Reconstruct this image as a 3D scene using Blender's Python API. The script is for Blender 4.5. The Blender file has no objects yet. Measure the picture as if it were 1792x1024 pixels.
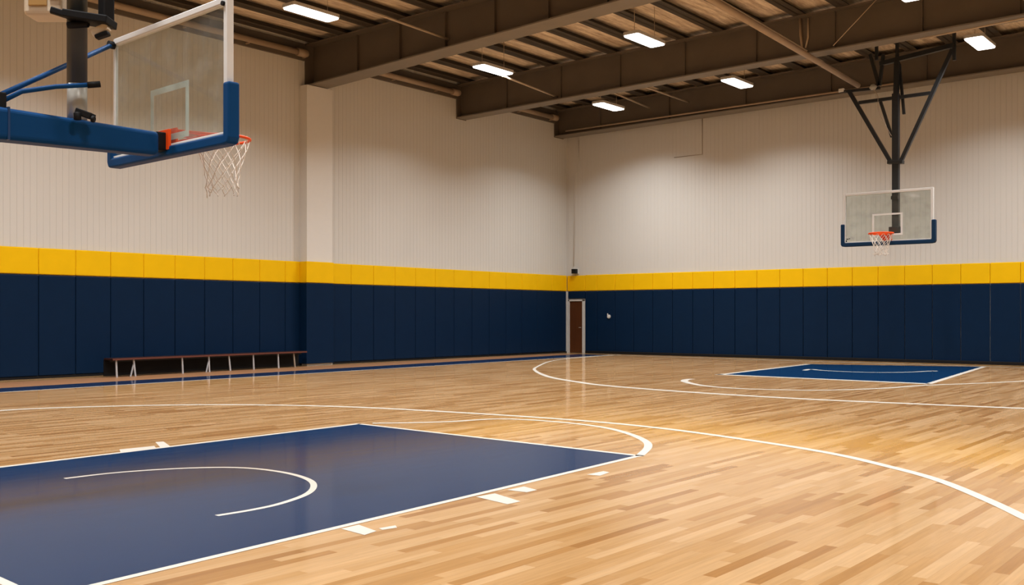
import bpy, bmesh, math, random
from mathutils import Vector, Matrix
random.seed(7)
sc = bpy.context.scene
COL = sc.collection
# ------------------------------------------------------------------ camera
TH = math.radians(38.8); FPX = 1768.0; CAMX, CAMY, CAMZ = 23.5, -32.7, 1.48; HORIZON = 552.0
cd = bpy.data.cameras.new('camera'); cam = bpy.data.objects.new('camera', cd); COL.objects.link(cam)
cd.sensor_width = 36; cd.lens = FPX / 1792 * 36; cd.shift_y = (HORIZON - 512) / 1792; cd.clip_end = 200
cam.location = (CAMX, CAMY, CAMZ); cam.rotation_euler = (math.pi / 2, 0, TH)
sc.camera = cam
# ------------------------------------------------------------------ world, exposure
w = bpy.data.worlds.new('world'); sc.world = w; w.use_nodes = True
w.node_tree.nodes['Background'].inputs[0].default_value = (.6, .65, .7, 1)
w.node_tree.nodes['Background'].inputs[1].default_value = 0.0
sc.view_settings.view_transform = 'Standard'; sc.view_settings.look = 'None'
sc.view_settings.gamma = 1; sc.view_settings.exposure = 0.0
LAMP_WATTS = 230.0
LAMP_COLOR = (1.0, 1.0, 1.0)

# ------------------------------------------------------------------ geometry of the view (real positions from the photograph)
FX, FY = -math.sin(TH), math.cos(TH); RX, RY = math.cos(TH), math.sin(TH)
def ray(px):
    k = (px - 896) / FPX
    return FX + k * RX, FY + k * RY
def on_h(px, py, h=0.0):
    t = FPX * (h - CAMZ) / (HORIZON - py); d = ray(px)
    return Vector((CAMX + t * d[0], CAMY + t * d[1], h))
def on_y(px, py, y):
    d = ray(px); t = (y - CAMY) / d[1]
    return Vector((CAMX + t * d[0], y, CAMZ + (HORIZON - py) / FPX * t))
def on_x(px, py, x):
    d = ray(px); t = (x - CAMX) / d[0]
    return Vector((x, CAMY + t * d[1], CAMZ + (HORIZON - py) / FPX * t))
def at_depth(px, py, Z):
    d = ray(px)
    return Vector((CAMX + Z * d[0], CAMY + Z * d[1], CAMZ + (HORIZON - py) / FPX * Z))

# ------------------------------------------------------------------ materials
def newmat(name):
    m = bpy.data.materials.new(name); m.use_nodes = True
    nt = m.node_tree
    return m, nt, nt.nodes['Principled BSDF']
def N(nt, typ, **kw):
    n = nt.nodes.new(typ)
    for k, v in kw.items():
        if hasattr(n, k): setattr(n, k, v)
        else: n.inputs[k].default_value = v
    return n
def pbr(name, col, rough=.5, metal=0.0, var=.08, nscale=6.0, bump=0.0, bscale=40.0, coat=0.0, spec=.5, stretch=None):
    m, nt, b = newmat(name); L = nt.links.new
    tc = N(nt, 'ShaderNodeTexCoord')
    src = tc.outputs['Object']
    if stretch:
        mp = N(nt, 'ShaderNodeMapping'); mp.inputs['Scale'].default_value = stretch
        L(src, mp.inputs['Vector']); src = mp.outputs['Vector']
    no = N(nt, 'ShaderNodeTexNoise'); no.inputs['Scale'].default_value = nscale; no.inputs['Detail'].default_value = 4
    L(src, no.inputs['Vector'])
    mx = N(nt, 'ShaderNodeMixRGB')
    mx.inputs[1].default_value = tuple(max(0, c * (1 - var)) for c in col) + (1,)
    mx.inputs[2].default_value = tuple(min(1, c * (1 + var)) for c in col) + (1,)
    L(no.outputs['Fac'], mx.inputs[0]); L(mx.outputs[0], b.inputs['Base Color'])
    b.inputs['Roughness'].default_value = rough; b.inputs['Metallic'].default_value = metal
    b.inputs['Coat Weight'].default_value = coat; b.inputs['Coat Roughness'].default_value = .14
    b.inputs['Specular IOR Level'].default_value = spec
    if bump:
        n2 = N(nt, 'ShaderNodeTexNoise'); n2.inputs['Scale'].default_value = bscale
        L(src, n2.inputs['Vector'])
        bp = N(nt, 'ShaderNodeBump'); bp.inputs['Strength'].default_value = bump; bp.inputs['Distance'].default_value = .01
        L(n2.outputs['Fac'], bp.inputs['Height']); L(bp.outputs[0], b.inputs['Normal'])
    return m

def math_node(nt, op, a, b=None):
    n = N(nt, 'ShaderNodeMath', operation=op)
    for i, v in enumerate((a, b)):
        if v is None: continue
        if isinstance(v, (int, float)): n.inputs[i].default_value = v
        else: nt.links.new(v, n.inputs[i])
    return n.outputs[0]

COAT_ROUGH = .09
def gloss_finish(nt, b, vec, strength=.035, weight=.85):
    """clear floor varnish: shared by wood and paint"""
    L = nt.links.new
    b.inputs['Roughness'].default_value = .45
    b.inputs['Specular IOR Level'].default_value = .0
    b.inputs['Coat Weight'].default_value = weight
    b.inputs['Coat IOR'].default_value = 1.5
    mp = N(nt, 'ShaderNodeMapping'); mp.inputs['Scale'].default_value = (6, .8, 1); L(vec, mp.inputs['Vector'])
    n = N(nt, 'ShaderNodeTexNoise'); n.inputs['Scale'].default_value = 1.6; n.inputs['Detail'].default_value = 3; L(mp.outputs[0], n.inputs['Vector'])
    mr = N(nt, 'ShaderNodeMapRange'); mr.inputs['To Min'].default_value = COAT_ROUGH - .025; mr.inputs['To Max'].default_value = COAT_ROUGH + .04
    L(n.outputs['Fac'], mr.inputs['Value']); L(mr.outputs[0], b.inputs['Coat Roughness'])
    bp = N(nt, 'ShaderNodeBump'); bp.inputs['Strength'].default_value = strength; bp.inputs['Distance'].default_value = .004
    L(n.outputs['Fac'], bp.inputs['Height']); L(bp.outputs[0], b.inputs['Coat Normal'])

def wood_floor():
    m, nt, b = newmat('maple_floor'); L = nt.links.new
    tc = N(nt, 'ShaderNodeTexCoord'); sp = N(nt, 'ShaderNodeSeparateXYZ'); L(tc.outputs['Object'], sp.inputs[0])
    W, LEN = .085, 1.15
    xr = math_node(nt, 'DIVIDE', sp.outputs[0], W); row = math_node(nt, 'FLOOR', xr); fx = math_node(nt, 'FRACT', xr)
    wn = N(nt, 'ShaderNodeTexWhiteNoise', noise_dimensions='1D'); L(row, wn.inputs['W'])
    off = math_node(nt, 'MULTIPLY', wn.outputs['Value'], 9.0)
    yr = math_node(nt, 'ADD', math_node(nt, 'DIVIDE', sp.outputs[1], LEN), off)
    cell = math_node(nt, 'FLOOR', yr); fy = math_node(nt, 'FRACT', yr)
    cb = N(nt, 'ShaderNodeCombineXYZ'); L(row, cb.inputs[0]); L(cell, cb.inputs[1])
    w2 = N(nt, 'ShaderNodeTexWhiteNoise', noise_dimensions='2D'); L(cb.outputs[0], w2.inputs['Vector'])
    ramp = N(nt, 'ShaderNodeValToRGB'); e = ramp.color_ramp.elements
    stops = [(0, (0.341, 0.163, 0.052)), (0.12, (0.412, 0.214, 0.075)), (0.35, (0.478, 0.271, 0.109)), (0.7, (0.53, 0.319, 0.144)), (1, (0.593, 0.378, 0.19))]
    e[0].position, e[0].color = stops[0][0], stops[0][1] + (1,)
    e[1].position, e[1].color = stops[-1][0], stops[-1][1] + (1,)
    for p, c in stops[1:-1]:
        k = e.new(p); k.color = c + (1,)
    L(w2.outputs['Value'], ramp.inputs['Fac'])
    # grain
    av = N(nt, 'ShaderNodeVectorMath', operation='ADD'); L(tc.outputs['Object'], av.inputs[0])
    c2 = N(nt, 'ShaderNodeCombineXYZ'); L(math_node(nt, 'MULTIPLY', w2.outputs['Value'], 37.0), c2.inputs[2]); L(c2.outputs[0], av.inputs[1])
    mp = N(nt, 'ShaderNodeMapping'); mp.inputs['Scale'].default_value = (28, 1.6, 1); L(av.outputs[0], mp.inputs['Vector'])
    g = N(nt, 'ShaderNodeTexNoise'); g.inputs['Scale'].default_value = 1.5; g.inputs['Detail'].default_value = 5; L(mp.outputs[0], g.inputs['Vector'])
    gr = N(nt, 'ShaderNodeMapRange'); gr.inputs['From Min'].default_value = .3; gr.inputs['From Max'].default_value = .7
    gr.inputs['To Min'].default_value = .9; gr.inputs['To Max'].default_value = 1.07; L(g.outputs['Fac'], gr.inputs['Value'])
    mul = N(nt, 'ShaderNodeVectorMath', operation='MULTIPLY'); L(ramp.outputs['Color'], mul.inputs[0])
    c3 = N(nt, 'ShaderNodeCombineXYZ')
    for i in range(3): L(gr.outputs[0], c3.inputs[i])
    L(c3.outputs[0], mul.inputs[1])
    # seams between boards
    e1 = math_node(nt, 'LESS_THAN', fx, .03); e2 = math_node(nt, 'LESS_THAN', fy, .0025)
    seam = math_node(nt, 'MAXIMUM', e1, e2)
    mx = N(nt, 'ShaderNodeMixRGB'); L(math_node(nt, 'MULTIPLY', seam, .28), mx.inputs[0]); L(mul.outputs[0], mx.inputs[1]); mx.inputs[2].default_value = (.25, .12, .05, 1)
    L(mx.outputs[0], b.inputs['Base Color'])
    gloss_finish(nt, b, tc.outputs['Object'])
    return m
def floor_paint(name, col, var=.06):
    m, nt, b = newmat(name); L = nt.links.new
    tc = N(nt, 'ShaderNodeTexCoord')
    mp = N(nt, 'ShaderNodeMapping'); mp.inputs['Scale'].default_value = (5, .5, 1); L(tc.outputs['Object'], mp.inputs['Vector'])
    n = N(nt, 'ShaderNodeTexNoise'); n.inputs['Scale'].default_value = 2; n.inputs['Detail'].default_value = 5; L(mp.outputs[0], n.inputs['Vector'])
    mx = N(nt, 'ShaderNodeMixRGB'); mx.inputs[1].default_value = tuple(c * (1 - var) for c in col) + (1,); mx.inputs[2].default_value = tuple(min(1, c * (1 + var)) for c in col) + (1,)
    L(n.outputs['Fac'], mx.inputs[0]); L(mx.outputs[0], b.inputs['Base Color'])
    gloss_finish(nt, b, tc.outputs['Object'], weight=.5)
    return m
def deck_material():
    m, nt, b = newmat('roof_deck'); L = nt.links.new
    tc = N(nt, 'ShaderNodeTexCoord')
    mp = N(nt, 'ShaderNodeMapping'); mp.inputs['Scale'].default_value = (5, .6, 1); L(tc.outputs['Object'], mp.inputs['Vector'])
    n = N(nt, 'ShaderNodeTexNoise'); n.inputs['Scale'].default_value = 1.7; n.inputs['Detail'].default_value = 8; n.inputs['Roughness'].default_value = .7; L(mp.outputs[0], n.inputs['Vector'])
    r = N(nt, 'ShaderNodeValToRGB'); e = r.color_ramp.elements
    e[0].position = .36; e[0].color = (.44, .33, .23, 1); e[1].position = .62; e[1].color = (.86, .74, .58, 1)
    L(n.outputs['Fac'], r.inputs['Fac']); L(r.outputs['Color'], b.inputs['Base Color']); b.inputs['Roughness'].default_value = .85
    return m
def emit(name, col, s):
    m, nt, b = newmat(name)
    no = N(nt, 'ShaderNodeTexNoise'); no.inputs['Scale'].default_value = 3
    mx = N(nt, 'ShaderNodeMixRGB'); mx.inputs[1].default_value = tuple(c * .97 for c in col) + (1,); mx.inputs[2].default_value = col + (1,)
    nt.links.new(no.outputs['Fac'], mx.inputs[0]); nt.links.new(mx.outputs[0], b.inputs['Emission Color'])
    b.inputs['Emission Strength'].default_value = s; b.inputs['Base Color'].default_value = (.9, .9, .9, 1)
    return m
def glass_material():
    m, nt, b = newmat('board_glass'); L = nt.links.new
    nt.nodes.remove(b); out = nt.nodes['Material Output']
    tc = N(nt, 'ShaderNodeTexCoord')
    n = N(nt, 'ShaderNodeTexNoise'); n.inputs['Scale'].default_value = 4.5; n.inputs['Detail'].default_value = 6; L(tc.outputs['Object'], n.inputs['Vector'])
    mr = N(nt, 'ShaderNodeMapRange'); mr.inputs['From Min'].default_value = .45; mr.inputs['From Max'].default_value = .78
    mr.inputs['To Min'].default_value = .06; mr.inputs['To Max'].default_value = .20; L(n.outputs['Fac'], mr.inputs['Value'])
    tr = N(nt, 'ShaderNodeBsdfTransparent'); tr.inputs['Color'].default_value = (.90, .93, .91, 1)
    df = N(nt, 'ShaderNodeBsdfDiffuse'); df.inputs['Color'].default_value = (.55, .56, .54, 1)
    tl = N(nt, 'ShaderNodeBsdfTranslucent'); tl.inputs['Color'].default_value = (.5, .52, .5, 1)
    ad = N(nt, 'ShaderNodeMixShader'); ad.inputs[0].default_value = .5; L(df.outputs[0], ad.inputs[1]); L(tl.outputs[0], ad.inputs[2])
    mx = N(nt, 'ShaderNodeMixShader'); L(mr.outputs[0], mx.inputs[0]); L(tr.outputs[0], mx.inputs[1]); L(ad.outputs[0], mx.inputs[2])
    gl = N(nt, 'ShaderNodeBsdfGlossy'); gl.inputs['Roughness'].default_value = .03
    fr = N(nt, 'ShaderNodeFresnel'); fr.inputs['IOR'].default_value = 1.45
    m2 = N(nt, 'ShaderNodeMixShader'); ge = N(nt, 'ShaderNodeNewGeometry')
    L(math_node(nt, 'MULTIPLY', fr.outputs[0], math_node(nt, 'SUBTRACT', 1.0, ge.outputs['Backfacing'])), m2.inputs[0]); L(mx.outputs[0], m2.inputs[1]); L(gl.outputs[0], m2.inputs[2])
    L(m2.outputs[0], out.inputs['Surface'])
    return m

M = dict(
    wood=wood_floor(), key=floor_paint('navy_floor_paint', (.004, .028, .085)), line=floor_paint('white_floor_paint', (.68, .64, .57), .04),
    stripe=floor_paint('dark_navy_floor_paint', (.012, .024, .065)), strip=pbr('reddish_wood_strip', (.36, .18, .085), .4, stretch=(1, .2, 1)),
    siding=pbr('cream_wall_siding', (.65, .635, .595), .6, var=.03, nscale=.6),
    farside=pbr('low_bounce_wall_siding', (.34, .26, .19), .6, var=.03, nscale=.6),  # for the unseen walls, darkened to cut the light they bounce
    pilaster=pbr('cream_painted_column', (.72, .705, .665), .6, var=.02),
    deck=deck_material(),
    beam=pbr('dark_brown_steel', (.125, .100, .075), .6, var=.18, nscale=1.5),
    flange=pbr('bounce_lit_flange_steel', (.19, .165, .135), .6, var=.15, nscale=2),  # lighter than the web: light bounced off the floor is put into the colour
    purlin=pbr('brown_purlin_steel', (.055, .043, .030), .7, var=.2, nscale=2),
    pipe=pbr('brown_painted_pipe', (.36, .27, .19), .5, var=.15, nscale=3),
    conduit=pbr('pale_conduit', (.50, .40, .29), .45, var=.1),
    navy=pbr('navy_vinyl', (.003, .017, .050), .5, var=.10, nscale=3, bump=.15, bscale=9, spec=.1),
    yellow=pbr('yellow_vinyl', (.90, .54, .002), .5, spec=.15, var=.05, nscale=3, bump=.15, bscale=9),
    black=pbr('black_rubber', (.006, .006, .007), .6, spec=.2), blacksteel=pbr('black_painted_steel', (.014, .016, .018), .4, var=.2),
    darkpole=pbr('charcoal_pole', (.045, .048, .045), .4, var=.25, nscale=5), greysteel=pbr('grey_galvanised_steel', (.42, .42, .38), .4, metal=.2, var=.15),
    darkblue=pbr('navy_edge_vinyl', (.004, .032, .085), .45, spec=.2), blue=pbr('blue_padding_vinyl', (.002, .050, .17), .5, spec=.12, var=.06, bump=.1, bscale=12), bluesteel=pbr('blue_painted_steel', (.012, .05, .15), .35),
    white=pbr('white_painted_steel', (.74, .75, .74), .35, var=.04), tape=pbr('white_target_paint', (.80, .83, .82), .4),
    orange=pbr('orange_rim_paint', (.90, .085, .008), .4, spec=.2, var=.08), cord=pbr('net_cord', (.78, .72, .64), .8, var=.12, nscale=20),
    glass=glass_material(), lens=emit('lamp_diffuser', (1, .97, .92), 5.0),
    housing=pbr('lamp_housing', (.55, .53, .5), .4), door=pbr('brown_door_wood', (.10, .030, .006), .45, var=.2, nscale=2, stretch=(6, 6, .5)),
    trim=pbr('white_door_trim', (.70, .68, .64), .4, var=.03), bench=pbr('maroon_bench_top', (.030, .010, .009), .5, spec=.2, var=.15),
    edge=pbr('bench_front_edge', (.15, .05, .035), .5, spec=.2), leg=pbr('bench_leg_steel', (.62, .63, .66), .3, metal=.3),
    beige=pbr('beige_cabinet_paint', (.66, .56, .42), .5), ochre=pbr('ochre_panel', (.42, .24, .07), .5), wire=pbr('grey_wall_wire', (.36, .29, .22), .6),
    ledge=pbr('black_base_vinyl', (.008, .008, .009), .6, spec=.2),
)

# ------------------------------------------------------------------ mesh builder
ROOTM = {}
def tag(o, label=None, cat=None, group=None, kind=None):
    for k, v in (('label', label), ('category', cat), ('group', group), ('kind', kind)):
        if v: o[k] = v
    return o
def empty(name, loc, rz=0.0, s=1.0):
    o = bpy.data.objects.new(name, None); COL.objects.link(o)
    o.location = loc; o.rotation_euler = (0, 0, rz); o.scale = (s, s, s); o.empty_display_size = .2
    ROOTM[o] = Matrix.Translation(loc) @ Matrix.Rotation(rz, 4, 'Z') @ Matrix.Scale(s, 4)
    return o
class MB:
    def __init__(self): self.v = []; self.f = []; self.sm = []
    def add(self, vs, fs, smooth=False):
        n = len(self.v); self.v += [Vector(p) for p in vs]
        for f in fs: self.f.append([i + n for i in f]); self.sm.append(smooth)
        return self
    def box(self, a, b):
        x0, y0, z0 = a; x1, y1, z1 = b
        return self.add([(x0, y0, z0), (x1, y0, z0), (x1, y1, z0), (x0, y1, z0), (x0, y0, z1), (x1, y0, z1), (x1, y1, z1), (x0, y1, z1)],
                        [(3, 2, 1, 0), (4, 5, 6, 7), (0, 1, 5, 4), (1, 2, 6, 5), (2, 3, 7, 6), (3, 0, 4, 7)])
    def hexa(self, p):   # eight corners, lower ring then upper ring
        return self.add(p, [(3, 2, 1, 0), (4, 5, 6, 7), (0, 1, 5, 4), (1, 2, 6, 5), (2, 3, 7, 6), (3, 0, 4, 7)])
    def bar(self, p, q, wd, ht, up=(0, 0, 1)):
        p, q = Vector(p), Vector(q); d = (q - p).normalized(); u = Vector(up)
        if abs(d.dot(u)) > .98: u = Vector((1, 0, 0))
        s = d.cross(u).normalized(); u = s.cross(d).normalized()
        c = [(-1, -1), (1, -1), (1, 1), (-1, 1)]
        return self.add([e + s * (a * wd / 2) + u * (b * ht / 2) for e in (p, q) for a, b in c],
                        [(3, 2, 1, 0), (4, 5, 6, 7), (0, 1, 5, 4), (1, 2, 6, 5), (2, 3, 7, 6), (3, 0, 4, 7)])
    def tube(self, pts, r, seg=12, closed=False, caps=True):
        pts = [Vector(p) for p in pts]; n = len(pts); rs = r if isinstance(r, (list, tuple)) else [r] * n
        vs = []; up = None
        for i, p in enumerate(pts):
            if closed: d = (pts[(i + 1) % n] - pts[i - 1]).normalized()
            else: d = (pts[min(i + 1, n - 1)] - pts[max(i - 1, 0)]).normalized()
            if up is None: up = Vector((0, 0, 1)) if abs(d.z) < .9 else Vector((1, 0, 0))
            s = d.cross(up).normalized(); u = s.cross(d).normalized(); up = u
            for k in range(seg):
                a = 2 * math.pi * k / seg
                vs.append(p + s * (math.cos(a) * rs[i]) + u * (math.sin(a) * rs[i]))
        fs = []
        for i in range(n if closed else n - 1):
            j = (i + 1) % n
            for k in range(seg):
                k2 = (k + 1) % seg
                fs.append((i * seg + k, i * seg + k2, j * seg + k2, j * seg + k))
        self.add(vs, fs, True)
        if caps and not closed:
            m = len(self.v) - len(vs)
            self.f.append([m + k for k in range(seg)][::-1]); self.sm.append(False)
            self.f.append([m + (n - 1) * seg + k for k in range(seg)]); self.sm.append(False)
        return self
    def poly(self, pts, z0, z1):   # vertical prism of a plan polygon
        n = len(pts)
        vs = [(p[0], p[1], z0) for p in pts] + [(p[0], p[1], z1) for p in pts]
        fs = [list(range(n))[::-1], list(range(n, 2 * n))] + [(i, (i + 1) % n, n + (i + 1) % n, n + i) for i in range(n)]
        return self.add(vs, fs)
    def build(self, name, mat, parent=None, local=False, bevel=0.0, seg=2):
        me = bpy.data.meshes.new(name); vs = self.v
        o = bpy.data.objects.new(name, me); COL.objects.link(o)
        if parent is not None:
            Mx = ROOTM.get(parent, Matrix()); ROOTM[o] = Mx; o.parent = parent
            if not local:
                inv = Mx.inverted(); vs = [inv @ p for p in vs]
        me.from_pydata([tuple(p) for p in vs], [], self.f); me.update()
        bm = bmesh.new(); bm.from_mesh(me); bmesh.ops.recalc_face_normals(bm, faces=bm.faces); bm.to_mesh(me); bm.free()
        for p, s in zip(me.polygons, self.sm): p.use_smooth = s
        me.materials.append(mat)
        if bevel:
            md = o.modifiers.new('bevel', 'BEVEL'); md.width = bevel; md.segments = seg; md.limit_method = 'ANGLE'; md.angle_limit = math.radians(40)
        return o
def spline(pts, n=10):
    P = [Vector(p) for p in pts]; out = []
    for i in range(len(P) - 1):
        p0 = P[max(i - 1, 0)]; p1 = P[i]; p2 = P[i + 1]; p3 = P[min(i + 2, len(P) - 1)]
        for k in range(n):
            t = k / n
            out.append(.5 * ((2 * p1) + (p2 - p0) * t + (2 * p0 - 5 * p1 + 4 * p2 - p3) * t * t + (3 * p1 - p0 - 3 * p2 + p3) * t ** 3))
    return out + [P[-1]]
def ordinal(k):
    a = ['zeroth', 'first', 'second', 'third', 'fourth', 'fifth', 'sixth', 'seventh', 'eighth', 'ninth', 'tenth', 'eleventh', 'twelfth', 'thirteenth', 'fourteenth',
         'fifteenth', 'sixteenth', 'seventeenth', 'eighteenth', 'nineteenth', 'twentieth']
    if k <= 20: return a[k]
    return {2: 'twenty-', 3: 'thirty-', 4: 'forty-'}[k // 10] + a[k % 10] if k % 10 else {3: 'thirtieth', 4: 'fortieth'}[k // 10]

# ------------------------------------------------------------------ the hall
RX1, RY0 = 33.0, -42.0           # right wall, wall behind the camera
def ztop(x): return 9.50 + .008 * x          # top of the beams
DK = .17                                     # purlin depth
def zdeck(x): return ztop(x) + DK

fl = MB().box((-.4, RY0 - .3, -.2), (RX1 + .3, .4, 0)).build('floor', M['wood']); tag(fl, kind='structure')
ce = MB().hexa([(-.4, RY0 - .3, zdeck(0)), (RX1 + .3, RY0 - .3, zdeck(RX1)), (RX1 + .3, .4, zdeck(RX1)), (-.4, .4, zdeck(0)),
                (-.4, RY0 - .3, zdeck(0) + .1), (RX1 + .3, RY0 - .3, zdeck(RX1) + .1), (RX1 + .3, .4, zdeck(RX1) + .1), (-.4, .4, zdeck(0) + .1)]).build('ceiling', M['deck'])
tag(ce, kind='structure')
def ribbed(axis, lo, hi, face, inward, z0, zt, pitch=.155, gw=.009, gd=.006):
    """a wall of upright boards with narrow grooves; face = plane, inward = +1/-1 along the normal"""
    prof = []; t = lo
    while t < hi - 1e-6:
        e = min(t + pitch, hi)
        prof += [(t, 0), (e - gw, 0), (e - gw * .7, -gd), (e - gw * .3, -gd)]; t = e
    prof.append((hi, 0)); n = len(prof); vs = []
    for layer in range(2):
        for a, d in prof:
            z = z0 if layer == 0 else zt(a)
            p = face + inward * d
            vs.append((a, p, z) if axis == 'x' else (p, a, z))
    b = face - inward * .2
    back = [(lo, z0), (hi, z0), (hi, zt(hi)), (lo, zt(lo))]
    for a, z in back: vs.append((a, b, z) if axis == 'x' else (b, a, z))
    fs = [(i, i + 1, n + i + 1, n + i) for i in range(n - 1)]
    B = 2 * n
    fs += [(B, B + 1, B + 2, B + 3), (0, n, B + 3, B), (n - 1, B + 1, B + 2, 2 * n - 1)]
    fs += [list(range(n, 2 * n)) + [B + 2, B + 3], list(range(n)) + [B + 1, B]]
    return MB().add(vs, fs)
wl = ribbed('y', RY0, 0, 0.0, 1, 0, lambda a: zdeck(0)).build('wall_left', M['siding']); tag(wl, kind='structure')
wb = ribbed('x', 0, RX1, 0.0, -1, 0, lambda a: zdeck(a)).build('wall_back', M['siding']); tag(wb, kind='structure')
wr = ribbed('y', RY0, 0, RX1, -1, 0, lambda a: zdeck(RX1), .62).build('wall_right', M['farside']); tag(wr, kind='structure')
wf = ribbed('x', 0, RX1, RY0, 1, 0, lambda a: zdeck(a), .62).build('wall_front', M['farside']); tag(wf, kind='structure')
# out of the picture: the padding goes on as two plain bands
MB().box((.002, RY0 + .07, .06), (.065, -26.71, 2.42)).build('navy_padding_band', M['navy'], wl)
MB().box((.002, RY0 + .07, 2.44), (.065, -26.71, 3.06)).build('yellow_padding_band', M['yellow'], wl)
MB().box((RX1 - .065, RY0 + .07, .06), (RX1 - .002, -.07, 2.42)).build('navy_padding_band', M['navy'], wr)
MB().box((RX1 - .065, RY0 + .07, 2.44), (RX1 - .002, -.07, 3.06)).build('yellow_padding_band', M['yellow'], wr)
MB().box((.08, RY0 + .002, .06), (RX1 - .08, RY0 + .065, 2.42)).build('navy_padding_band', M['navy'], wf)
MB().box((.08, RY0 + .002, 2.44), (RX1 - .08, RY0 + .065, 3.06)).build('yellow_padding_band', M['yellow'], wf)
# pilaster on the left wall
PY0, PY1, PX = -13.43, -12.45, .31
pl = MB().box((0, PY0, 0), (PX, PY1, 8.24)).build('trim_1', M['pilaster'], bevel=.008); tag(pl, kind='structure')
# base ledge along the end wall and base strip along the left wall
tag(MB().box((1.0, -.16, 0), (RX1, -.001, .10)).build('baseboard_back', M['ledge'], bevel=.01), kind='structure')
tag(MB().box((.001, RY0, 0), (.075, PY0, .055)).build('baseboard_left', M['ledge']), kind='structure')
tag(MB().box((.001, PY1, 0), (.075, -.05, .055)).build('baseboard_left', M['ledge']), kind='structure')
# corner trim and door
tag(MB().box((.03, -.10, 0), (.10, -.02, 2.43)).build('trim_2', M['trim'], bevel=.004), kind='structure')
dr = MB().box((.18, -.035, .01), (.79, -.003, 2.03)).build('door_1', M['door']); tag(dr, kind='structure')
m = MB(); m.box((.12, -.07, 0), (.175, -.003, 2.10)); m.box((.795, -.07, 0), (.86, -.003, 2.10)); m.box((.12, -.07, 2.04), (.86, -.003, 2.10))
m.build('door_frame', M['trim'], dr, bevel=.004)
m = MB(); m.tube([(.72, -.035, 1.0), (.72, -.08, 1.0), (.64, -.085, 1.0)], .011, 8); m.build('door_handle', M['greysteel'], dr)

# ------------------------------------------------------------------ floor markings (paint on the floor)
def ribbon(pts, width, z=.0024):
    n = len(pts); ws = width if isinstance(width, (list, tuple)) else [width] * n
    vs = []
    for i, p in enumerate(pts):
        d = (pts[min(i + 1, n - 1)] - pts[max(i - 1, 0)]); d.z = 0; d.normalize(); s = Vector((-d.y, d.x, 0))
        vs += [Vector((p.x, p.y, z)) + s * ws[i] / 2, Vector((p.x, p.y, z)) - s * ws[i] / 2]
    fs = [(2 * i, 2 * i + 1, 2 * i + 3, 2 * i + 2) for i in range(n - 1)]
    return MB().add(vs, fs)
def line_w(P, a, b):      # width runs from a to b along the line
    n = len(P); return [a + (b - a) * i / (n - 1) for i in range(n)]
def mark(name, pix, wa, wb, mat='line', z=.0024, smooth=True, tail=()):
    P = [on_h(*q) for q in pix] + [Vector(q + (0,)) for q in tail]
    if smooth: P = spline(P, 12)
    if isinstance(wa, list):
        ws = [wa[min(i // 12, len(wa) - 1)] * (1 - (i % 12) / 12) + wa[min(i // 12 + 1, len(wa) - 1)] * (i % 12) / 12 for i in range(len(P))]
        return ribbon(P, ws, z).build(name, M[mat], fl)
    return ribbon(P, line_w(P, wa, wb), z).build(name, M[mat], fl)
def flat(name, P, mat, z):
    return MB().add([(p[0], p[1], z) for p in P], [list(range(len(P)))]).build(name, M[mat], fl)
# near key
KA, KB, KC, KD = Vector((13.24, -23.28, 0)), Vector((17.88, -23.57, 0)), Vector((18.27, -30.16, 0)), Vector((13.53, -29.85, 0))
flat('painted_key', [KA, KB, KC, KD], 'key', .0012)
ribbon([KA, KB], .075).build('free_throw_line', M['line'], fl)
ribbon([KB + Vector((-.004, .05, 0)), KC], [.07, .06]).build('lane_line', M['line'], fl)
ribbon([KA + Vector((0, .03, 0)), KD], [.09, .07]).build('lane_line', M['line'], fl)
ribbon([Vector((12.2, -29.70, 0)), Vector((18.9, -30.18, 0))], .06, .0022).build('base_line', M['line'], fl)
mark('restricted_arc', [(113, 838), (200, 828), (300, 821), (390, 818.5), (450, 821), (505, 829), (540, 840), (549, 852), (535, 866), (490, 882), (440, 893), (379, 903)], .06, .055)
mark('free_throw_circle', [(652, 741), (720, 740), (790, 738), (870, 733.5), (940, 736), (1010, 742), (1065, 750), (1105, 761), (1130, 773), (1134, 783), (1124, 794), (1118, 798)], .10, .09)
mark('three_point_line', [(-160, 740), (0, 719), (200, 711), (400, 708.5), (600, 712), (800, 722), (1000, 735), (1150, 749), (1300, 769), (1450, 793), (1560, 818), (1640, 840), (1720, 872), (1792, 906), (1880, 955)], .15, .085, tail=[(22.7, -27.8), (22.85, -30.3)])
def blk(pix): flat('lane_block', [on_h(*q) for q in pix], 'line', .0020)
blk([(597, 926), (628, 919), (659, 930), (638, 937)]); blk([(663, 925), (692, 920), (695, 924), (669, 928)])
blk([(833, 870), (866, 864), (911, 878), (888, 883)]); blk([(888, 858), (917, 852), (940, 858), (922, 862)])
blk([(1027, 831), (1056, 825), (1067, 827), (1050, 833)])
blk([(209, 787), (270, 781), (274, 785), (211, 792)]); blk([(272, 774), (286, 773), (299, 782), (281, 784)])
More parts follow.
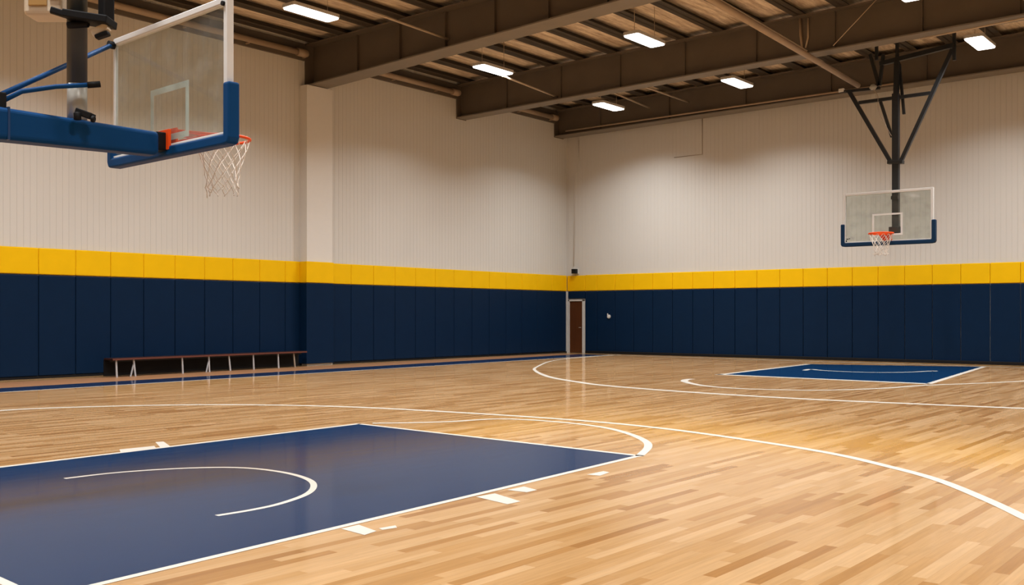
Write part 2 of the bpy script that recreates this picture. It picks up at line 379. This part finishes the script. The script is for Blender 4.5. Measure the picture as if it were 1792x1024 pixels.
# far key
FA, FB, FC, FD = [on_h(*q) for q in ((1258, 656), (1625, 672), (1722, 642), (1415, 637.5))]
flat('painted_key', [FA, FB, FC, FD], 'key', .0012)
ribbon([on_h(1254, 655.5), FB], .26).build('free_throw_line', M['line'], fl)
ribbon([FB, FC], .13).build('lane_line', M['line'], fl)
ribbon([FA, FD], .16).build('lane_line', M['line'], fl)
mark('restricted_arc', [(1408, 648.5), (1418, 646.5), (1440, 648.5), (1490, 651), (1540, 652), (1590, 651.5), (1630, 649.5), (1638, 650)], .14, .12)
mark('free_throw_circle', [(1212, 663.5), (1200, 665), (1200, 668.5), (1230, 675), (1290, 680), (1370, 682.5), (1450, 683), (1540, 680), (1620, 674.5), (1700, 671.5), (1792, 667), (1860, 661)], .17, .13)
mark('three_point_line', [(1085, 621.3), (1030, 624.5), (970, 631), (940, 642), (937, 649), (962, 660), (1010, 668.5), (1060, 675), (1200, 686), (1400, 698), (1600, 707), (1792, 715), (1900, 719)], [.2, .17, .08, .07, .09, .15, .18, .19, .2, .2, .2, .2, .2], 0, tail=[(24.0, -12.6), (25.8, -7.5), (26.2, -1.7)])
ribbon([Vector((2.6, -1.0, 0)), Vector((29.5, -1.85, 0))], .12).build('base_line', M['line'], fl)
# side line along the left wall
flat('side_stripe', [(2.62, -24.6), (3.66, -24.6), (2.72, -1.1), (1.35, -1.1)], 'stripe', .0012)
ribbon([Vector((3.72, -24.6, 0)), Vector((2.76, -1.1, 0))], .08, .0022).build('side_line', M['line'], fl)
flat('side_border', [(.9, -24.6), (2.62, -24.6), (1.35, -1.1), (.3, -1.1)], 'strip', .0010)

# ------------------------------------------------------------------ wall pads
def wall_pad(lo, hi, z0, z1, wall, mat, label, group):
    g = .006 if mat == 'navy' else .003
    if wall == 'left': m = MB().box((.002, lo + g, z0), (.066, hi - g, z1))
    else: m = MB().box((lo + g, -.066, z0), (hi - g, -.002, z1))
    o = m.build('wall_pad', M[mat], bevel=.022, seg=3)
    tag(o, label, 'wall pad', group)
def pad_row(edges, wall, where, gname):
    for k in range(len(edges) - 1):
        lo, hi = sorted((edges[k], edges[k + 1]))
        wall_pad(lo, hi, .06, 2.42, wall, 'navy', f'tall navy wall pad, {ordinal(k + 1)} {where}', 'navy wall pads ' + gname)
        if k == 0 and hi == -.12: hi = -.068
        wall_pad(lo, hi, 2.44, 3.06, wall, 'yellow', f'short yellow wall pad, {ordinal(k + 1)} {where}', 'yellow wall pads ' + gname)
pad_row([-.12 - (12.31 / 13) * k for k in range(14)], 'left', 'from the far corner on the left wall', 'between the pilaster and the far corner')
pad_row([PY0 - .060, -14.02] + [-14.02 - .90 * k for k in range(1, 15)], 'left', 'to the left of the pilaster', 'to the left of the pilaster')
eb = [.93, 1.48] + [1.48 + .835 * k for k in range(1, 38)] + [RX1 - .09]
pad_row(eb, 'back', 'from the door on the end wall', 'on the end wall')
m = MB().box((.12, -.066, 2.14), (.92, -.002, 2.42)); tag(m.build('wall_pad', M['navy'], bevel=.02), 'small navy pad filling the wall over the brown door', 'wall pad')
m = MB().box((.068, -.066, 2.44), (.925, -.002, 3.05)); tag(m.build('wall_pad', M['yellow'], bevel=.02), 'short yellow wall pad high above the brown door, in the corner', 'wall pad')
def wrap_pad(z0, z1, mat, label):
    P = [(.004, PY0 - .002), (.004, PY0 - .062), (PX + .062, PY0 - .062), (PX + .062, PY1 + .0), (PX + .002, PY1 + .0), (PX + .002, PY0 - .002)]
    o = MB().poly(P, z0, z1).build('wall_pad', M[mat], bevel=.016, seg=3); tag(o, label, 'wall pad')
wrap_pad(.06, 2.42, 'navy', 'tall navy pad wrapped round the pilaster')
wrap_pad(2.44, 3.06, 'yellow', 'short yellow pad wrapped round the pilaster')

# ------------------------------------------------------------------ roof beams and purlins
def roof_beam(y, fw, zb, label, stiff0, stiffstep, x0=0.0, tf=.035, x1=RX1 - .02):
    """tapered I-beam running across the hall; zb(x) is its underside"""
    r = empty('roof_beam', (x0, y, zb(x0))); tag(r, label, 'beam', None)
    xs = [x0 + (x1 - x0) * i / 12 for i in range(13)]
    tz = lambda x: ztop(x) - .003
    def strip(yl, yh, lo, hi):
        m = MB(); n = len(xs); vs = []
        for x in xs: vs += [(x, yl, lo(x)), (x, yh, lo(x)), (x, yh, hi(x)), (x, yl, hi(x))]
        fs = []
        for i in range(n - 1):
            for k in range(4): fs.append((4 * i + k, 4 * i + (k + 1) % 4, 4 * i + 4 + (k + 1) % 4, 4 * i + 4 + k))
        fs += [(0, 1, 2, 3), (4 * n - 4, 4 * n - 3, 4 * n - 2, 4 * n - 1)]
        return m.add(vs, fs)
    strip(y - .012, y + .012, lambda x: zb(x) + tf, lambda x: tz(x) - tf).build('web', M['beam'], r)
    strip(y - fw / 2, y + fw / 2, zb, lambda x: zb(x) + tf).build('bottom_flange', M['flange'], r)
    strip(y - fw / 2, y + fw / 2, lambda x: tz(x) - tf, tz).build('top_flange', M['beam'], r)
    x = stiff0
    while x < x1 - .3:
        MB().box((x - .012, y - fw / 2 * .3, zb(x) + tf), (x + .012, y + fw / 2 * .3, tz(x) - tf)).build('stiffener', M['beam'], r); x += stiffstep
    MB().box((x0 - .0, y - fw / 2, zb(x0) - .02), (x0 + .03, y + fw / 2, tz(x0))).build('end_plate', M['beam'], r)
    return r
roof_beam(-12.93, .66, lambda x: 8.25 + .036 * min(x, 14), 'dark steel roof beam resting on the pilaster, nearest of those in view', 2.0, 1.7)
roof_beam(-6.32, .50, lambda x: 8.33 + .014 * min(x, 18), 'dark steel roof beam in the middle, between the lamps', 2.1, 2.25)
roof_beam(-.55, .60, lambda x: 8.47 + .009 * min(x, 18), 'dark steel roof beam running along the top of the end wall', 2.0, 3.0)
for k, y in enumerate((-24.6, -33.5)):
    roof_beam(y, .6, lambda x: 8.3 + .03 * min(x, 14), ['dark steel roof beam crossing overhead, behind the near hoop', 'dark steel roof beam crossing behind the camera'][k], 2.0, 3.4)
k = 0; x = .42
while x < RX1 - .3:
    k += 1; r = empty('roof_purlin', (x, RY0 / 2, ztop(x)))
    tag(r, f'brown steel roof purlin, {ordinal(k)} from the left wall', 'purlin', 'roof purlins under the deck')
    z0 = ztop(x + .17) + .003; z1 = zdeck(x - .17) - .003
    MB().box((x - .012, RY0 + .05, z0), (x + .012, -.05, z1)).build('web', M['purlin'], r)
    MB().box((x - .17, RY0 + .05, z0), (x + .17, -.05, z0 + .015)).build('lower_flange', M['purlin'], r)
    x += 1.2
# eave pipes along the left wall, one per bay
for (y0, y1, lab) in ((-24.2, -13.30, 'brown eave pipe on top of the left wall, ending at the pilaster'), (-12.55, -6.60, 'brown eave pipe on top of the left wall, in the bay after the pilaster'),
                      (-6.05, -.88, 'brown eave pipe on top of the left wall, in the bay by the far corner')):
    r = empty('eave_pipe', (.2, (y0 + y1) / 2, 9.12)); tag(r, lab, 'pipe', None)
    MB().tube([(.22, y0, 9.15), (.22, y1 - .1, 9.15)], .085, 14).build('pipe', M['pipe'], r)
    MB().tube([(.22, y1 - .42, 9.15), (.22, y1 - .12, 9.15), (.22, y1 - .05, 9.15), (.22, y1, 9.15)], [.115, .115, .095, .04], 14).build('end_cap', M['pipe'], r)
    MB().box((.004, y0, 8.99), (.08, y1, 9.48)).build('shadow_plate', M['beam'], r)  # dark strip added as the shadow below the pipe
    y = y0 + .8
    while y < y1:
        MB().box((.004, y - .02, 9.04), (.22, y + .02, 9.075)).build('bracket', M['pipe'], r); y += 2.0
# end-wall pipe under the beam
m = MB(); m.tube([(.6, -.90, 8.62), (13.2, -.90, 8.66)], .03, 10); r = m.build('conduit', M['pipe']); tag(r, 'brown pipe running along the beam on top of the end wall', 'pipe')
def conduit(pts, r, mat, label, name='conduit', cat='conduit', seg=10):
    o = MB().tube(pts, r, seg).build(name, M[mat]); tag(o, label, cat); return o
conduit([on_h(590, 0, 8.97) + Vector((0, -2.4, 0)), on_h(590, 0, 8.97), on_y(785, 69, -12.955)], .03, 'conduit', 'pale conduit running to the nearest roof beam, right of a lamp')
conduit([on_h(880, 133, 8.6), on_y(975, 170, -6.34)], .028, 'conduit', 'short pale conduit from the lamp past the pilaster to the middle beam')
a, b_ = on_h(1060, 152, 9.05), on_h(1165, 198, 9.05); conduit([(a.x, -6.06, 9.05), (b_.x, -.80, 9.05)], .03, 'conduit', 'left of two pale conduits in the bay before the end wall')
a, b_ = on_h(1125, 152, 9.05), on_h(1230, 190, 9.05); conduit([(6.0, -6.31, 9.05), (5.9, -.80, 9.05)], .03, 'conduit', 'right of two pale conduits in the bay before the end wall')
conduit([(13.5, -16.5, 8.19), (13.1, -7.7, 8.19), (12.88, -3.35, 8.2)], .075, 'pipe', 'thick brown pipe passing under the middle beam to the far hoop', 'pipe', 'pipe', 16)
conduit([(13.5, -16.5, 8.285), (13.13, -7.7, 8.285)], .02, 'conduit', 'thin conduit lying beside the thick brown pipe')
a = on_y(1400, 30, -6.37); c = on_y(1404, 84, -6.37); conduit([a, on_y(1401, 62, -6.37), c], .035, 'pipe', 'left of two short pipe drops on the middle beam')
a = on_y(1414, 32, -6.36); conduit([a, on_y(1414, 66, -6.36), on_y(1410, 84, -6.36)], .028, 'conduit', 'right of two short pipe drops on the middle beam')
a = on_y(1458, 80, -6.60); b_ = on_y(1536, -3, -6.72); conduit([a, b_, ], .012, 'conduit', 'thin slanting rod from the middle beam up to the deck', 'tie_rod', 'rod', 8)
conduit([on_y(1610, 68, -6.59) , on_y(1792, 32, -6.59), on_y(1792, 32, -6.59) + Vector((6, 0, .05))], .022, 'conduit', 'thin conduit hugging the underside of the middle beam')
m = MB().box((18.1, -12.5, 8.72), (18.9, -6.62, 9.1)); tag(m.build('air_duct', M['pipe'], bevel=.02), 'brown air duct at the top right running to the middle beam', 'duct')

# ------------------------------------------------------------------ lamps
def rounded_rect(w, l, r, n=5):
    P = []
    for cx, cy, a0 in ((w / 2 - r, l / 2 - r, 0), (-w / 2 + r, l / 2 - r, 90), (-w / 2 + r, -l / 2 + r, 180), (w / 2 - r, -l / 2 + r, 270)):
        for i in range(n + 1):
            a = math.radians(a0 + 90 * i / n); P.append((cx + r * math.cos(a), cy + r * math.sin(a)))
    return P
LW, LL, LZ = .44, 1.38, 8.68
def make_lamp(loc):
    r = empty('ceiling_lamp', loc); r['category'] = 'lamp'
    MB().poly(rounded_rect(LW + .04, LL + .04, .07), .03, .11).build('housing', M['housing'], r, local=True)
    MB().poly(rounded_rect(LW, LL, .07), .0, .035).build('diffuser', M['lens'], r, local=True)
    for s in (-1, 1): MB().tube([(0, s * .5, .11), (0, s * .5, ztop(loc[0]) + .13 - loc[2])], .008, 6).build('hanger', M['conduit'], r, local=True)
    ld = bpy.data.lights.new('lamp_light', 'AREA'); ld.shape = 'RECTANGLE'; ld.size = LW - .04; ld.size_y = LL - .04
    ld.energy = LAMP_WATTS; ld.color = LAMP_COLOR; ld.spread = math.radians(137)
    lo = bpy.data.objects.new('lamp_light', ld); COL.objects.link(lo); lo.parent = r; lo.location = (0, 0, -.012)
    return r
p1, p2, p3 = on_h(545, 25, LZ), on_h(863, 124, LZ), on_h(1065, 188, LZ); p4, p5, p6 = on_h(1128, 72, LZ), on_h(1290, 147, LZ), on_h(1715, 77, LZ)
spots = [(p1, 'bright ceiling lamp over the bay before the nearest beam, left of all other lamps'), (p2, 'bright ceiling lamp between the nearest and middle beams, on the pilaster side'),
         (p3, 'bright ceiling lamp close to the far corner of the hall'), (p4, 'bright ceiling lamp between the nearest and middle beams, away from the pilaster'),
         (p5, 'bright ceiling lamp before the end wall, left of the far hoop'), (p6, 'bright ceiling lamp by the end wall, right of the far hoop')]
hid = 'bright ceiling lamp out of the picture overhead'
for x, y in [(16.2, -9.6), (22.0, -3.4), (28.2, -3.4), (22.0, -9.6), (28.2, -9.6), (10.0, -17.0), (16.0, -17.0), (22.0, -17.0), (28.2, -17.0)] + \
            [(xx, yy) for yy in (-22.5, -29.5, -37.5) for xx in (4.2, 10.0, 16.0, 22.0, 28.2)]:
    spots.append((Vector((x, y, LZ)), hid))
for p, lab in spots:
    r = make_lamp((p.x, p.y, p.z)); r['label'] = lab
    r['group'] = 'ceiling lamps in view' if lab != hid else 'ceiling lamps overhead'

# ------------------------------------------------------------------ basketball hoops
def board_kit(r, w2, H, pad_t, tape_w, rim_out, netdark, rim_z, side_h, left_h=None, pad='blue', left_w=.05, rr=.0105, sq=.15):
    """backboard in its own frame: x along the board, y towards the court, z up from the board's lower edge"""
    fwid = .05; t = .03; left_h = left_h or side_h
    g = MB().box((-w2 + .03, -.006, .03), (w2 - .03, .006, H - .03)).build('glass', M['glass'], r, local=True)
    m = MB()
    m.box((-w2, -t * left_w / .05, 0), (-w2 + left_w, t * left_w / .05, H)); m.box((w2 - fwid, -t, 0), (w2, t, H))
    m.box((-w2 + left_w, -t, H - fwid), (w2 - fwid, t, H)); m.box((-w2 + left_w, -t, 0), (w2 - fwid, t, fwid))
    m.build('board_frame', M['white'], r, local=True, bevel=.006)
    m = MB(); a, z0, z1 = .305, sq, sq + .45
    m.box((-a, .007, z0), (-a + tape_w, .010, z1)); m.box((a - tape_w, .007, z0), (a, .010, z1)); m.box((-a + tape_w, .007, z1 - tape_w), (a - tape_w, .010, z1)); m.box((-a + tape_w, .007, z0), (a - tape_w, .010, z0 + tape_w))
    m.build('target_square', M['tape'], g, local=True)
    # edge padding: a U of foam round the lower edge and corners
    path = [(-w2 - .005, side_h), (-w2 - .005, .06), (-w2 + .06, -.01), (w2 - .06, -.01), (w2 + .005, .06), (w2 + .005, side_h)]
    inn, out = .032, pad_t
    P = [(-w2 + inn, left_h), (-w2 + inn, inn), (w2 - inn, inn), (w2 - inn, side_h), (w2 + out, side_h), (w2 + out, .0), (w2 + out - .02, -out + .01), (w2 - .03 + .0, -out),
         (-w2 + .03, -out), (-w2 - out + .02, -out + .01), (-w2 - out, .0), (-w2 - out, left_h)]
    m = MB(); n = len(P)
    for yy in (-.05, .05): m.v += [Vector((x, yy, z)) for x, z in P]
    quads = [(0, 3 - 3, 11, 11)]
    ring = [(0, 11, 10, 1), (1, 10, 9), (1, 9, 8), (1, 8, 7, 2), (2, 7, 6), (2, 6, 5), (2, 5, 4, 3)]
    for f in ring: m.f.append(list(f)); m.sm.append(False)
    for f in ring: m.f.append([i + n for i in f][::-1]); m.sm.append(False)
    for i in range(n): m.f.append([i, (i + 1) % n, n + (i + 1) % n, n + i]); m.sm.append(False)
    m.build('edge_padding', M[pad], r, local=True, bevel=.018, seg=3)
    # rim with plate and braces
    cy = rim_out; R = .229
    rm = MB().tube([(R * math.cos(2 * math.pi * k / 40), cy + R * math.sin(2 * math.pi * k / 40), rim_z) for k in range(40)], rr, 8, closed=True).build('rim', M['orange'], r, local=True)
    m = MB(); m.box((-.10, .012, rim_z - .13), (.10, .03, rim_z + .02)); m.box((-.09, .03, rim_z - .012), (.09, cy - R + .01, rim_z + .008))
    for s in (-1, 1):
        m.bar((s * .075, .03, rim_z - .10), (s * .10, cy - R * .86, rim_z - .008), .018, .03)
        m.bar((s * .085, .03, rim_z), (s * .16, cy - .16, rim_z), .018, .016)
    m.build('rim_bracket', M['orange'], rm, local=True, bevel=.003)
    return g, rm
def make_net(r, cy, rim_z, parent, cordr=.0042, ln=.45, ragged=False):
    n = 12; levels = [(.226, .0), (.205, .09), (.178, .165), (.152, .235), (.138, .30), (.130, .36), (.132, .41), (.140, ln)]
    def pt(l, k):
        R, d = levels[l]; a = 2 * math.pi * (k + (l % 2) * .5) / n
        j = random.uniform(-1, 1) * (.010 if not ragged else .028) * (l / 6)
        return (round(R * math.cos(a), 5) + j, cy + R * math.sin(a) + j * .6, rim_z - .008 - d + j * .4)
    G = [[Vector(pt(l, k)) for k in range(n)] for l in range(len(levels))]
    m = MB()
    for l in range(len(levels) - 1):
        for k in range(n):
            p = G[l][k]
            if l % 2 == 0: nb = (G[l + 1][k], G[l + 1][(k - 1) % n])
            else: nb = (G[l + 1][k], G[l + 1][(k + 1) % n])
            for q in nb:
                if l == len(levels) - 2 and random.random() < (.35 if ragged else .3): continue
                mid = (p + q) / 2; mid.z -= .004
                m.tube([p, mid, q], cordr, 5, caps=False)
    for k in range(n):
        p = G[0][k]; m.tube([p + Vector((0, 0, .022)), p], cordr * 1.5, 5)
    for k in range(0, n):
        q = G[-1][k]; e = q + Vector((random.uniform(-.01, .01), random.uniform(-.01, .01), -random.uniform(.01, .05)))
        m.tube([q, e], cordr * 1.2, 5)
    for l in (1, 2, 3, 4, 5, 6):
        for q in G[l]: m.tube([q + Vector((0, 0, .006)), q - Vector((0, 0, .006))], cordr * 1.7, 5)
    return m.build('net', M['cord'], parent, local=True)

# near hoop, seen from behind
bl, br = at_depth(197, 560, 9.36), at_depth(409, 560, 8.0)
nc = (bl + br) / 2; nd = (br - bl); nrz = math.atan2(nd.y, nd.x)      # board direction in the hall
NS = 1.05
nh = empty('basketball_hoop', (nc.x, nc.y, 2.89), nrz, NS)
tag(nh, 'near basketball hoop seen from behind, with a long blue padded arm and hanging net', 'basketball hoop')
w2 = nd.length / 2 / NS - .045
# the rim must point to the far side of the board (the court side)
g, rm = board_kit(nh, w2, 1.075, .055, .05, .50, False, .165, .42, .20, 'blue', .028, .0125, .09)
make_net(nh, .50, .165, rm)
T = ROOTM[nh]
def Ln(x, y, z): return T @ Vector((x, y, z))
# arm behind the board: tapered padded box
def armz(y): return .145, .0
m = MB(); L0, L1 = -.10, -3.6
def arm_sec(y, hw, zt, zb): return [(-hw, y, zb), (hw, y, zb), (hw, y, zt), (-hw, y, zt)]
secs = [arm_sec(-.12, .085, .135, -.055), arm_sec(-1.40, .10, .15, -.085), arm_sec(-3.6, .12, .155, -.20)]
vs = [p for s in secs for p in s]; fs = [(0, 1, 2, 3), (8, 9, 10, 11)] + [(4 * i + k, 4 * i + (k + 1) % 4, 4 * i + 4 + (k + 1) % 4, 4 * i + 4 + k) for i in range(2) for k in range(4)]
arm = MB().add(vs, fs).build('arm_padding', M['blue'], nh, local=True, bevel=.035, seg=4)
m = MB(); m.box((-.104, -1.30, -.082), (.104, -1.285, .153)); m.build('seam', M['bluesteel'], arm, local=True)
MB().box((-.06, -.135, -.01), (.06, -.03, .14)).build('arm_end_plate', M['black'], nh, local=True, bevel=.01)
MB().box((-.10, -.055, .0), (.10, -.0305, .165)).build('rear_plate', M['orange'], nh, local=True, bevel=.004)
MB().box((-.07, -3.55, .157), (.07, -.16, .164)).build('arm_top_strip', M['white'], nh, local=True) if False else None
# struts from the arm to the upper corners of the board
sb = tuple(T.inverted() @ at_depth(-8, 170, 7.66))
MB().tube([sb, (-w2 + .03, -.045, 1.02)], .020, 10).build('strut', M['blue'], nh, local=True)
pole_c = at_depth(135, 300, 8.10); pl_ = T.inverted() @ pole_c
q = T.inverted() @ at_depth(168, 148, 7.98); q0 = T.inverted() @ at_depth(38, 160, 7.75)
MB().tube([tuple(T.inverted() @ at_depth(-8, 183, 7.62)), tuple(q0), tuple(q0 * .55 + q * .45 + Vector((0, 0, .012))), tuple(q)], [.018, .019, .018, .018], 10).build('strut', M['blue'], nh, local=True)
MB().tube([tuple(q0 * .12 + q * .88 + Vector((0, 0, .002))), tuple(q + (q - q0) * .06)], .024, 10).build('strut_tip', M['black'], nh, local=True)
MB().box((-.05, sb[1] - .06, .14), (.05, sb[1] + .05, sb[2] + .03)).build('strut_bracket', M['black'], nh, local=True, bevel=.008)
MB().tube([(-w2 + .03, -.075, 1.02), (-w2 + .03, -.02, 1.02)], .034, 12).build('corner_joint', M['black'], nh, local=True)
MB().tube([(w2 - .04, -.05, 1.02), (w2 - .04, -.028, 1.02)], .018, 10).build('corner_bolt', M['black'], nh, local=True)
# hanging pole
px_, py_ = pole_c.x, pole_c.y
MB().tube([(px_, py_, 3.04), (px_, py_, 3.36)], .076, 20).build('pole_sleeve', M['greysteel'], nh)
MB().tube([(px_, py_, 3.33), (px_, py_, ztop(px_) + .2)], .078, 20).build('hanging_pole', M['darkpole'], nh)
def AD(x, y, Z=8.0): return at_depth(x, y, Z)
m = MB(); m.bar(AD(88, 17, 7.95), AD(122, 28, 8.0), .05, .05); m.bar(AD(118, 28, 8.0), AD(196, 40, 8.0), .22, .06); m.tube([AD(118, 44, 8.0), AD(155, 42, 8.0)], .03, 8)
m.build('pole_clamp', M['black'], nh, bevel=.008)
m = MB(); m.bar(AD(135, 195, 7.95), AD(163, 205, 7.95), .09, .05); m.tube([AD(135, 197, 7.9), AD(136, 210, 7.9)], .03, 8); m.tube([AD(160, 208, 7.92), AD(166, 209, 7.92)], .028, 8)
m.build('arm_clamp', M['black'], nh, bevel=.006)
m = MB(); m.bar(AD(186, 40, 8.05), AD(186, 0, 8.05) + Vector((0, 0, 1.1)), .095, .095); m.build('actuator_tube', M['black'], nh, bevel=.012)
m = MB(); m.bar(AD(162, 60, 8.0), AD(190, 47, 8.0), .08, .06); m.build('hook_bracket', M['beige'], nh, bevel=.01)
m = MB(); m.bar(AD(168, 66, 7.97), AD(191, 58, 7.97), .07, .035); m.build('hook_pad', M['black'], nh, bevel=.01)
# control cabinet on the pole
cb0, cb1 = AD(52, 33, 8.35), AD(121, 43, 8.35)
dirc = Vector((cb1.x - cb0.x, cb1.y - cb0.y, 0)); wc = dirc.length; dirc.normalize(); nrm = Vector((dirc.y, -dirc.x, 0))
def cabinet(u0, u1, n0, n1, z0, z1):
    P = []
    for z in (z0, z1):
        for u, n_ in ((u0, n0), (u1, n0), (u1, n1), (u0, n1)):
            p = cb0 + dirc * u + nrm * n_; P.append((p.x, p.y, z))
    return MB().hexa(P)
zc = 3.93
cab = cabinet(0, wc, -.12, .12, zc, zc + .62).build('control_cabinet', M['beige'], nh, bevel=.03, seg=3)
cabinet(.05, wc * .62, .121, .135, zc + .07, zc + .56).build('cabinet_panel', M['ochre'], cab, bevel=.01)
cabinet(wc * .68, wc * .97, .121, .135, zc + .12, zc + .56).build('cabinet_panel', M['white'], cab, bevel=.005)
cabinet(.1, wc - .1, -.04, .04, zc + .62, ztop(12) + .18 if False else zc + .72).build('cabinet_hanger', M['blacksteel'], nh)

# far hoop, facing the court
HY = -3.84; FS = 1.385
fc = on_y(1553, 425, HY)
fh = empty('basketball_hoop', (fc.x, HY, 3.53), math.pi, FS)
tag(fh, 'far basketball hoop facing the court, hung from the ceiling by a black steel frame', 'basketball hoop')
g, rm = board_kit(fh, .905, 1.06, .05, .035, .38, True, .165, .42, None, 'darkblue', .05, .018)
make_net(fh, .38, .165, rm, cordr=.0045, ln=.40, ragged=True)
m = MB(); m.box((.84, .013, .10), (.80, .016, .12)); m.box((.855, .013, .05), (.835, .016, .085)); m.box((.79, .013, .105), (.765, .016, .125)); m.build('board_sticker', M['black'], fh, local=True)
BY = HY + .16
def Y(px, py, dy=0): return on_y(px, py, BY + dy)
pc = Y(1567.5, 300)
m = MB().box((pc.x - .095, BY - .06, 3.80), (pc.x + .095, BY + .09, 7.75)); m.build('mast', M['blacksteel'], fh, bevel=.012)
m = MB().box((pc.x - .16, HY + .035, 3.76), (pc.x + .16, BY - .055, 3.98)); m.box((pc.x - .10, HY + .035, 4.75), (pc.x + .10, BY - .055, 4.85)); m.build('board_mount', M['blacksteel'], fh, bevel=.01)
def brace(p, q, wd=.10, name='brace'): MB().bar(p, q, wd, wd).build(name, M['blacksteel'], fh)
jl, jr = Y(1559, 284, -.0), Y(1576, 284)
brace(jl, Y(1486, 160), .10); brace(jr, Vector((Y(1667, 86).x, BY, Y(1667, 86).z)), .10)
brace(Y(1503, 180), Y(1628, 163), .09, 'cross_bar')
brace(Y(1561, 240), Y(1541, 178), .075); brace(Y(1568, 178), Y(1570, 104), .13, 'hanger'); brace(Y(1582, 200, .1), Y(1574, 112, .1), .07, 'hanger')
brace(Y(1538, 150), Y(1523, 95), .085, 'hanger'); brace(Y(1539, 150), Y(1546, 95), .085, 'hanger')
brace(Y(1540, 112), Y(1670, 79), .12, 'top_channel'); brace(Y(1482, 160), Y(1540, 154), .08, 'side_channel')
for px_t in (1534, 1570, 1670):
    a = Y(px_t, 96); brace(Vector((a.x, BY, a.z - .15)), Vector((a.x, BY, ztop(a.x) + .10)), .08, 'drop_leg')
MB().bar(Vector((jl.x - .08, BY, jl.z)), Vector((jr.x + .08, BY, jr.z)), .2, .10).build('collar', M['blacksteel'], fh, bevel=.01)
m = MB().tube([Y(1527, 148, -.12), Y(1528, 153, -.12), Y(1528, 157, -.12)], [.05, .11, .06], 14); m.build('pulley', M['greysteel'], fh)
m = MB().box((Y(1474, 158).x - .1, BY - .05, Y(1474, 160).z - .02), (Y(1474, 158).x - .1 + .16, BY + .05, Y(1474, 160).z + .08)); m.build('sensor_box', M['white'], fh, bevel=.01)
m = MB().tube([Y(1483, 160), Y(1470, 160)], .04, 8); m.build('sensor_arm', M['blacksteel'], fh)
m = MB().tube(spline([Y(1528, 156, -.12), Y(1536, 168, -.12), Y(1538, 195, -.08), Y(1560, 238, -.08)], 6), .008, 6); m.build('cable', M['wire'], fh)

# ------------------------------------------------------------------ bench
b0, b1 = Vector((1.08, -19.95, 0)), Vector((.66, -13.72, 0)); bd = (b1 - b0).normalized(); bn = Vector((bd.y, -bd.x, 0))   # bn points to the court
if bn.x < 0: bn = -bn
bench = empty('bench', ((b0.x + b1.x) / 2, (b0.y + b1.y) / 2, 0), math.atan2(bd.y, bd.x)); tag(bench, 'long dark bench with a maroon top and pale metal legs against the navy pads', 'bench')
def bb(u0, u1, n0, n1, z0, z1):
    P = []
    for z in (z0, z1):
        for u, n_ in ((u0, n0), (u1, n0), (u1, n1), (u0, n1)):
            p = b0 + bd * u + bn * n_; P.append((p.x, p.y, z))
    return MB().hexa(P)
BL = (b1 - b0).length
bb(0, BL, -.36, -.002, .41, .455).build('seat', M['bench'], bench, bevel=.008)
bb(.005, BL - .005, 0, .014, .408, .448).build('front_edge', M['edge'], bench)
bb(.0, BL, -.37, -.34, .02, .41).build('under_seat_shade', M['black'], bench)  # black sheet standing in for the shade under the seat
bb(.05, BL - .05, -.20, -.17, .36, .41).build('rail', M['blacksteel'], bench)
for i, (px, py) in enumerate([(200, 661), (232, 660), (321, 655), (370, 653), (407, 650), (452, 646), (498, 643), (527, 642)]):
    u = max(.1, min(BL - .08, (Vector((on_x(px, py, .95).x, on_x(px, py, .95).y, 0)) - b0).dot(bd)))
    m = MB(); p = b0 + bd * u + bn * -.05; q2 = p + bn * .03 + bd * (.03 if i % 3 == 1 else 0)
    m.bar((p.x, p.y, .41), (q2.x, q2.y, .0), .034, .03)
    if i in (1, 3): m.bar((p.x, p.y, .30), (p.x - bd.x * .10 + bn.x * .03, p.y - bd.y * .10 + bn.y * .03, .0), .03, .02)
    m.build('leg', M['leg'] if i < 7 else M['wire'], bench)

# ------------------------------------------------------------------ small wall fittings
sp = on_y(1003, 475, -.14)
r = empty('wall_speaker', (sp.x, -.14, sp.z)); tag(r, 'small black speaker on a white bracket in the far corner above the yellow pads', 'speaker')
MB().box((sp.x - .02, -.24, sp.z - .09), (sp.x + .17, -.07, sp.z + .09)).build('speaker_case', M['black'], r, bevel=.012)
MB().box((sp.x - .09, -.07, sp.z - .10), (sp.x + .19, -.003, sp.z + .10)).build('bracket', M['trim'], r, bevel=.006)
kx = on_y(1066, 554, -.066)
r = empty('wall_switch', (kx.x, -.066, kx.z)); tag(r, 'tiny white round switch on the navy pads right of the door', 'switch')
MB().tube([(kx.x, -.067, kx.z), (kx.x, -.10, kx.z)], .075, 16).build('switch_plate', M['trim'], r)
MB().box((kx.x - .08, -.085, kx.z - .02), (kx.x - .04, -.067, kx.z + .12)).build('switch_bracket', M['trim'], r, bevel=.003)
MB().tube([(kx.x, -.10, kx.z), (kx.x, -.12, kx.z)], .035, 12).build('switch_knob', M['white'], r)
a = on_y(1229, 205, -.01); b_ = on_y(1229, 270, -.01); c = on_y(1180, 276, -.01)
conduit([a, b_, c], .014, 'wire', 'thin wire dropping down the end wall then turning left', 'wall_wire', 'wire', 8)
a = on_y(1013, 246, -.012); b_ = on_y(1013, 300, -.012); conduit([a, b_, on_y(1006, 305, -.012), on_y(1004, 466, -.012)], .018, 'siding', 'cream conduit down the corner to the small speaker', 'wall_conduit', 'conduit', 8)
